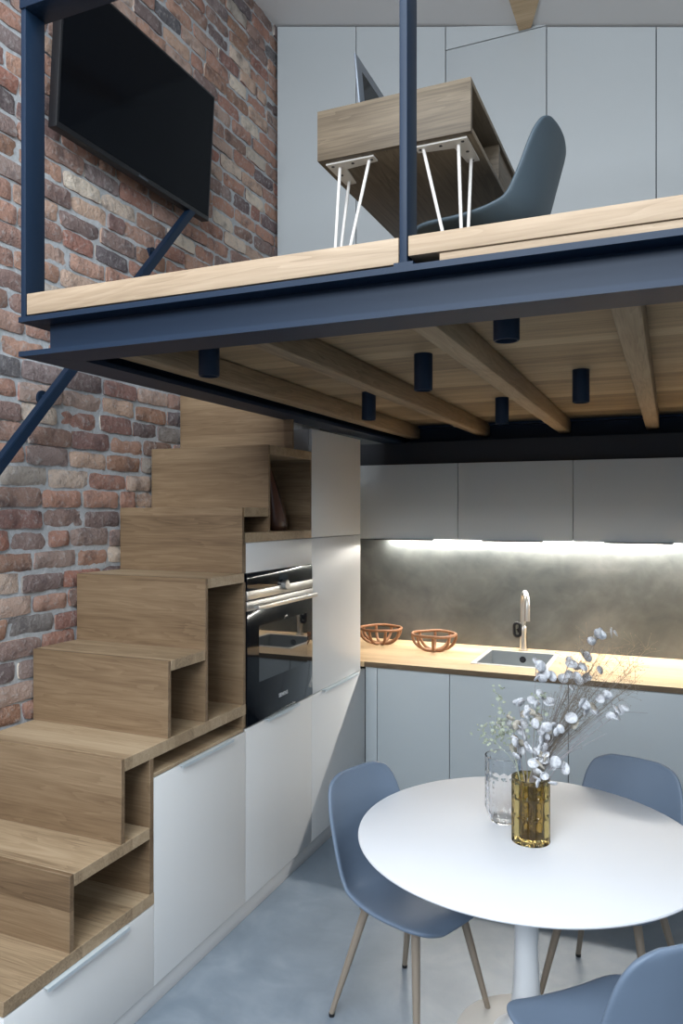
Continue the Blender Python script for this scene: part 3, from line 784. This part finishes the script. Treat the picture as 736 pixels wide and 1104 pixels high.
# long arching twig
a1 = [(573, 905), (590, 845), (606, 822), (622, 800), (640, 783), (655, 773), (675, 770), (698, 771)]
t = MB().tube(catmull([bp(*px(*q), -.03) if i else VB+Vector((0,0,.024)) for i, q in enumerate(a1)], 30), [.0017*(1-.6*k/30) for k in range(31)], 5)
tag(t.obj('twig', M['stem']), 'long thin twig arching far out to the right of the bunch', 'twig')
SPR = [('green grey sprig at the upper left of the bunch', [(540, 755), (548, 762), (556, 770)], (536, 752), .03), ('green grey sprig in the middle left of the bunch', [(580, 765), (588, 768), (575, 775)], (582, 757), .0),
       ('small green sprig drooping left over the clear vase', [(520, 798), (526, 806), (534, 800)], (518, 796), .06), ('short green leafy sprig left of the honesty pods', [(540, 792), (545, 797), (536, 788)], (536, 786), .03)]
for lb, lv, tipuv, dep in SPR:
    a, h = px(*tipuv); tip = bp(a, h, dep)
    neck = bp(-.04 if a < 0 else 0, .232, dep*.4)
    path = catmull([VB+Vector((-.02, 0, .024)), neck, neck.lerp(tip, .5)+Vector((0,0,.02)), tip], 16)
    s = thing('green_sprig', lb, 'sprig', tuple(VB), group='green sprigs in the amber vase')
    MB().tube(path, [.0015*(1-.5*k/16) for k in range(17)], 5).obj('stem', M['sprig'], s)
    t = MB()
    for k in range(44):
        c = path[rnd.randint(10, 16)] + Vector((rnd.uniform(-.03,.03), rnd.uniform(-.03,.03), rnd.uniform(-.024,.024)))
        disc(t, c, rnd.uniform(.004, .008), Vector((rnd.uniform(-1,1), rnd.uniform(-1,1), rnd.uniform(-1,1))))
    t.obj('leaves', M['sprig'], s)

# ------------------------------------------------------------------ back kitchen run
def basecab(label, x0, x1):
    c = thing('base_cabinet', label, 'cabinet', ((x0+x1)/2, 5.0, 0), group='base cabinets under the worktop')
    mb = MB(); mb.box(x0+.001, x0+.017, 4.602, 5.42, .08, .895); mb.box(x1-.017, x1-.001, 4.602, 5.42, .08, .895); mb.box(x0+.017, x1-.017, 4.602, 5.42, .08, .096); mb.box(x0+.017, x1-.017, 5.41, 5.42, .096, .895)
    mb.obj('body', M['gap'], c)
    box('door', M['grey'], (x0+.002, x1-.002, 4.58, 4.60, .084, .902), c)
    return c
box_f = box('corner_filler', M['grey'], (.002, .080, 4.58, 4.60, 0, .902)); tag(box_f, 'narrow grey corner filler strip between the white cabinet and the first grey door', 'panel')
basecab('grey base cabinet under the wooden bowls, nearest the corner', .082, .559)
basecab('grey base cabinet under the sink', .559, 1.268)
basecab('grey base cabinet behind the dried flowers and the rear chair', 1.268, 1.98)
basecab('grey base cabinet at the right end of the run, beyond the rear chair', 1.98, 2.70)
basecab('grey base cabinet at the far right end under the worktop', 2.70, 3.42)
struct(box('baseboard_back', M['white2'], (0, 4.2, 4.62, 4.66, 0, .08), bev=0))
WX1 = 4.2; sx0, sx1, sy0, sy1 = .655, 1.115, 4.775, 5.285
wt = MB(); a = (.905, .937)
wt.box(.003, sx0, 4.555, YB-.002, *a); wt.box(sx1, WX1, 4.555, YB-.002, *a); wt.box(sx0, sx1, 4.555, sy0, *a); wt.box(sx0, sx1, sy1, YB-.002, *a)
wt.box(-.68, .003, 4.55, YB-.002, *a)
bmesh.ops.remove_doubles(wt.bm, verts=wt.bm.verts, dist=.0001)
wto = wt.obj('worktop', M['worktop']); tag(wto, 'light oak worktop along the back wall, with sink cut into it', 'worktop')
M['edge_dark'] = wood('worktop_edge', (74, 60, 46), (98, 82, 64), (120, 103, 82), 'X', 'Z', .4)
eb = MB().box(.003, WX1, 4.5515, 4.5548, .905, .9366).obj('edge_band', M['edge_dark'], wto); eb['label'] = 'darker oak front edge'
sk = thing('sink', 'rectangular steel sink set into the oak worktop', 'sink', ((sx0+sx1)/2, 5.03, .937))
r = MB(); z0, z1 = .9372, .9405
for b in ((sx0-.012, sx0+.02, sy0-.012, sy1+.012), (sx1-.02, sx1+.012, sy0-.012, sy1+.012), (sx0+.02, sx1-.02, sy0-.012, sy0+.015), (sx0+.02, sx1-.02, sy1-.015, sy1+.012)): r.box(*b, z0, z1)
r.obj('rim', M['sinkrim'], sk)
r = MB(); x0, x1, y0, y1, zb = sx0+.004, sx1-.004, sy0+.004, sy1-.004, .76
r.box(x0, x1, y0, y1, zb, zb+.003)
for b in ((x0, x0+.016, y0, y1), (x1-.016, x1, y0, y1), (x0+.016, x1-.016, y0, y0+.011), (x0+.016, x1-.016, y1-.011, y1)): r.box(*b, zb+.003, .9375)
r.obj('basin', M['sinksteel'], sk)
t = MB().lathe([(0, .004), (.02, .004), (.035, .006), (.038, .0035), (.038, .003)], 32, (.885, y1-.07, zb)); t.obj('drain', M['inox'], sk, True)
t = MB().lathe([(0, 0), (.022, 0), (.022, .003), (.016, .005), (.013, .003), (0, .003)], 24); bmesh.ops.rotate(t.bm, verts=t.bm.verts, matrix=Matrix.Rotation(PI/2, 3, 'X')); bmesh.ops.translate(t.bm, verts=t.bm.verts, vec=(.885, y1-.0115, .89)); t.obj('overflow', M['steel_dark'], sk, True)
# faucet
FX, FY = .872, 5.36
fc = thing('faucet', 'brushed steel gooseneck kitchen tap behind the sink', 'tap', (FX, FY, .937))
MB().lathe([(0, .0002), (.033, .0002), (.033, .008), (.023, .012), (.022, .12), (.024, .124), (.024, .165), (.019, .172), (0, .172)], 32).obj('body', M['inox'], fc, True, True)
sp = [(0,0,.17), (0,0,.30), (0,0,.33)] + [(.006*0+.075*(1-math.cos(a))*.35, -.075*(1-math.cos(a)), .335+.075*math.sin(a)) for a in [PI*k/10 for k in range(1, 10)]] + [(.052, -.150, .30), (.052, -.150, .225)]
MB().tube(sp, [.0185]*(len(sp)-2)+[.0195, .0195], 20).obj('spout', M['inox'], fc, True, True)
lp_ = []
for k in range(24):
    a_ = 2*PI*k/24; lp_.append((-.038 - .005*math.sin(a_)*0 + .021*math.cos(a_), -.02,   .145 + (.026 if math.sin(a_) > 0 else -.026)*1 + .021*math.sin(a_)))
MB().tube(lp_, .0105, 10, closed=True).obj('lever', M['blackplastic'], fc, True, True)
MB().tube([(-.018, 0, .145), (-.04, -.012, .135)], .016, 14).obj('lever_joint', M['blackplastic'], fc, True, True)
# ribbed wooden bowls
def bowl(loc, label):
    b = thing('ribbed_bowl', label, 'bowl', (0,0,0), 0, 'ribbed wooden bowls on the worktop')
    R_ = .150
    MB().tube([(R_*math.cos(2*PI*k/40), R_*math.sin(2*PI*k/40), .118+.002*math.cos(8*PI*k/40)) for k in range(40)], .0098, 10, closed=True).obj('rim', M['bowlwood'], b, True, True)
    for k in range(8):
        a_ = 2*PI*(k+.3)/8; ca_, sa_ = math.cos(a_), math.sin(a_)
        pr = [(R_, .115), (R_*.98, .085), (R_*.86, .050), (R_*.62, .022), (R_*.32, .010), (.012, .008)]
        MB().tube(catmull([(r_*ca_, r_*sa_, z_) for r_, z_ in pr], 14), .0105, 8).obj('rib', M['bowlwood'], b, True, True)
    MB().lathe([(0, .0002), (.025, .0002), (.027, .006), (.024, .016), (0, .018)], 24).obj('hub', M['bowlwood'], b, True, True)
    b.location = loc
    return b
b0 = bowl((.31, 5.09, .937), 'copper coloured ribbed wooden bowl nearer the sink')
dup(b0, (-.125, 5.20, .937), .35, 'copper coloured ribbed wooden bowl half behind the tall white cupboard')
# wall cupboards and LED strip
UL = ['grey wall cupboard next to the tall white cupboard, leftmost on the wall', 'grey wall cupboard above the sink and tap, middle of the row', 'grey wall cupboard at the right end of the row']
UL[2] = 'grey wall cupboard right of the one above the sink, cut by the photo edge'
UL += ['grey wall cupboard fourth from the tall white cupboard', 'grey wall cupboard fifth from the tall white cupboard']
hx = [(-.10, .33), (.665, 1.06), (1.43, 1.83), (2.17, 2.57), (2.91, 3.31)]
for i, (x0, x1) in enumerate(((-.245, .502), (.502, 1.247), (1.247, 1.99), (1.99, 2.735), (2.735, 3.48))):
    c = thing('wall_cupboard', UL[i], 'cupboard', ((x0+x1)/2, 5.2, 1.72), group='wall cupboards above the worktop')
    MB().box(x0+.001, x1-.001, 5.022, YB-.002, 1.722, 2.226).obj('body', M['white2'], c)
    d_ = box('door', M['grey'], (x0+.002, x1-.002, 5.0, 5.020, 1.712, 2.228), c)
    MB().box(hx[i][0], hx[i][1], 4.992, 5.018, 1.7035, 1.7118).obj('handle', M['steel_dark'], d_)
ls = thing('led_strip', 'glowing LED strip under the grey wall cupboards', 'lamp', (.9, 5.42, 1.715))
box('channel', M['alu'], (-.14, 3.46, 5.395, 5.437, 1.714, 1.7215), ls, bev=0)
MB().box(-.14, 3.46, 5.398, 5.434, 1.711, 1.7138).obj('diffuser', M['led'], ls)

# ------------------------------------------------------------------ light and camera
def area(name, loc, rot, sx, sy, power, col):
    l = bpy.data.lights.new(name, 'AREA'); l.shape = 'RECTANGLE'; l.size = sx; l.size_y = sy; l.energy = power; l.color = col
    o = bpy.data.objects.new(name, l); C.objects.link(o); o.location = loc; o.rotation_euler = rot
    return o
DAY = (.88, .945, 1.0)
area('front_daylight', (1.2, YF-.02, 3.62), (PI/2, 0, 0), 2.9, 1.28, 260, DAY)
area('side_daylight', (XR-.005, -.2, 3.22), (PI/2, 0, PI/2), 3.3, 1.2, 45, DAY)
area('roof_daylight', (1.0, -.5, zc(1.0)+.12), (0, math.atan(.2544), 0), 2.9, 2.7, 210, DAY)
w = bpy.data.worlds.new('sky'); SC.world = w; w.use_nodes = True
w.node_tree.nodes['Background'].inputs[0].default_value = (.78, .87, 1.0, 1); w.node_tree.nodes['Background'].inputs[1].default_value = .6

cam = bpy.data.cameras.new('camera'); co = bpy.data.objects.new('camera', cam); C.objects.link(co)
co.location = (1.815, 0, 1.9); co.rotation_euler = (PI/2, 0, math.atan(355/820.))
cam.lens = 820/1104*36; cam.sensor_width = 36; cam.sensor_fit = 'AUTO'; cam.clip_start = .01
SC.camera = co
SC.view_settings.view_transform = 'Standard'; SC.view_settings.look = 'None'
SC.view_settings.exposure = .1; SC.view_settings.gamma = 1.; SC.view_settings.use_curve_mapping = False
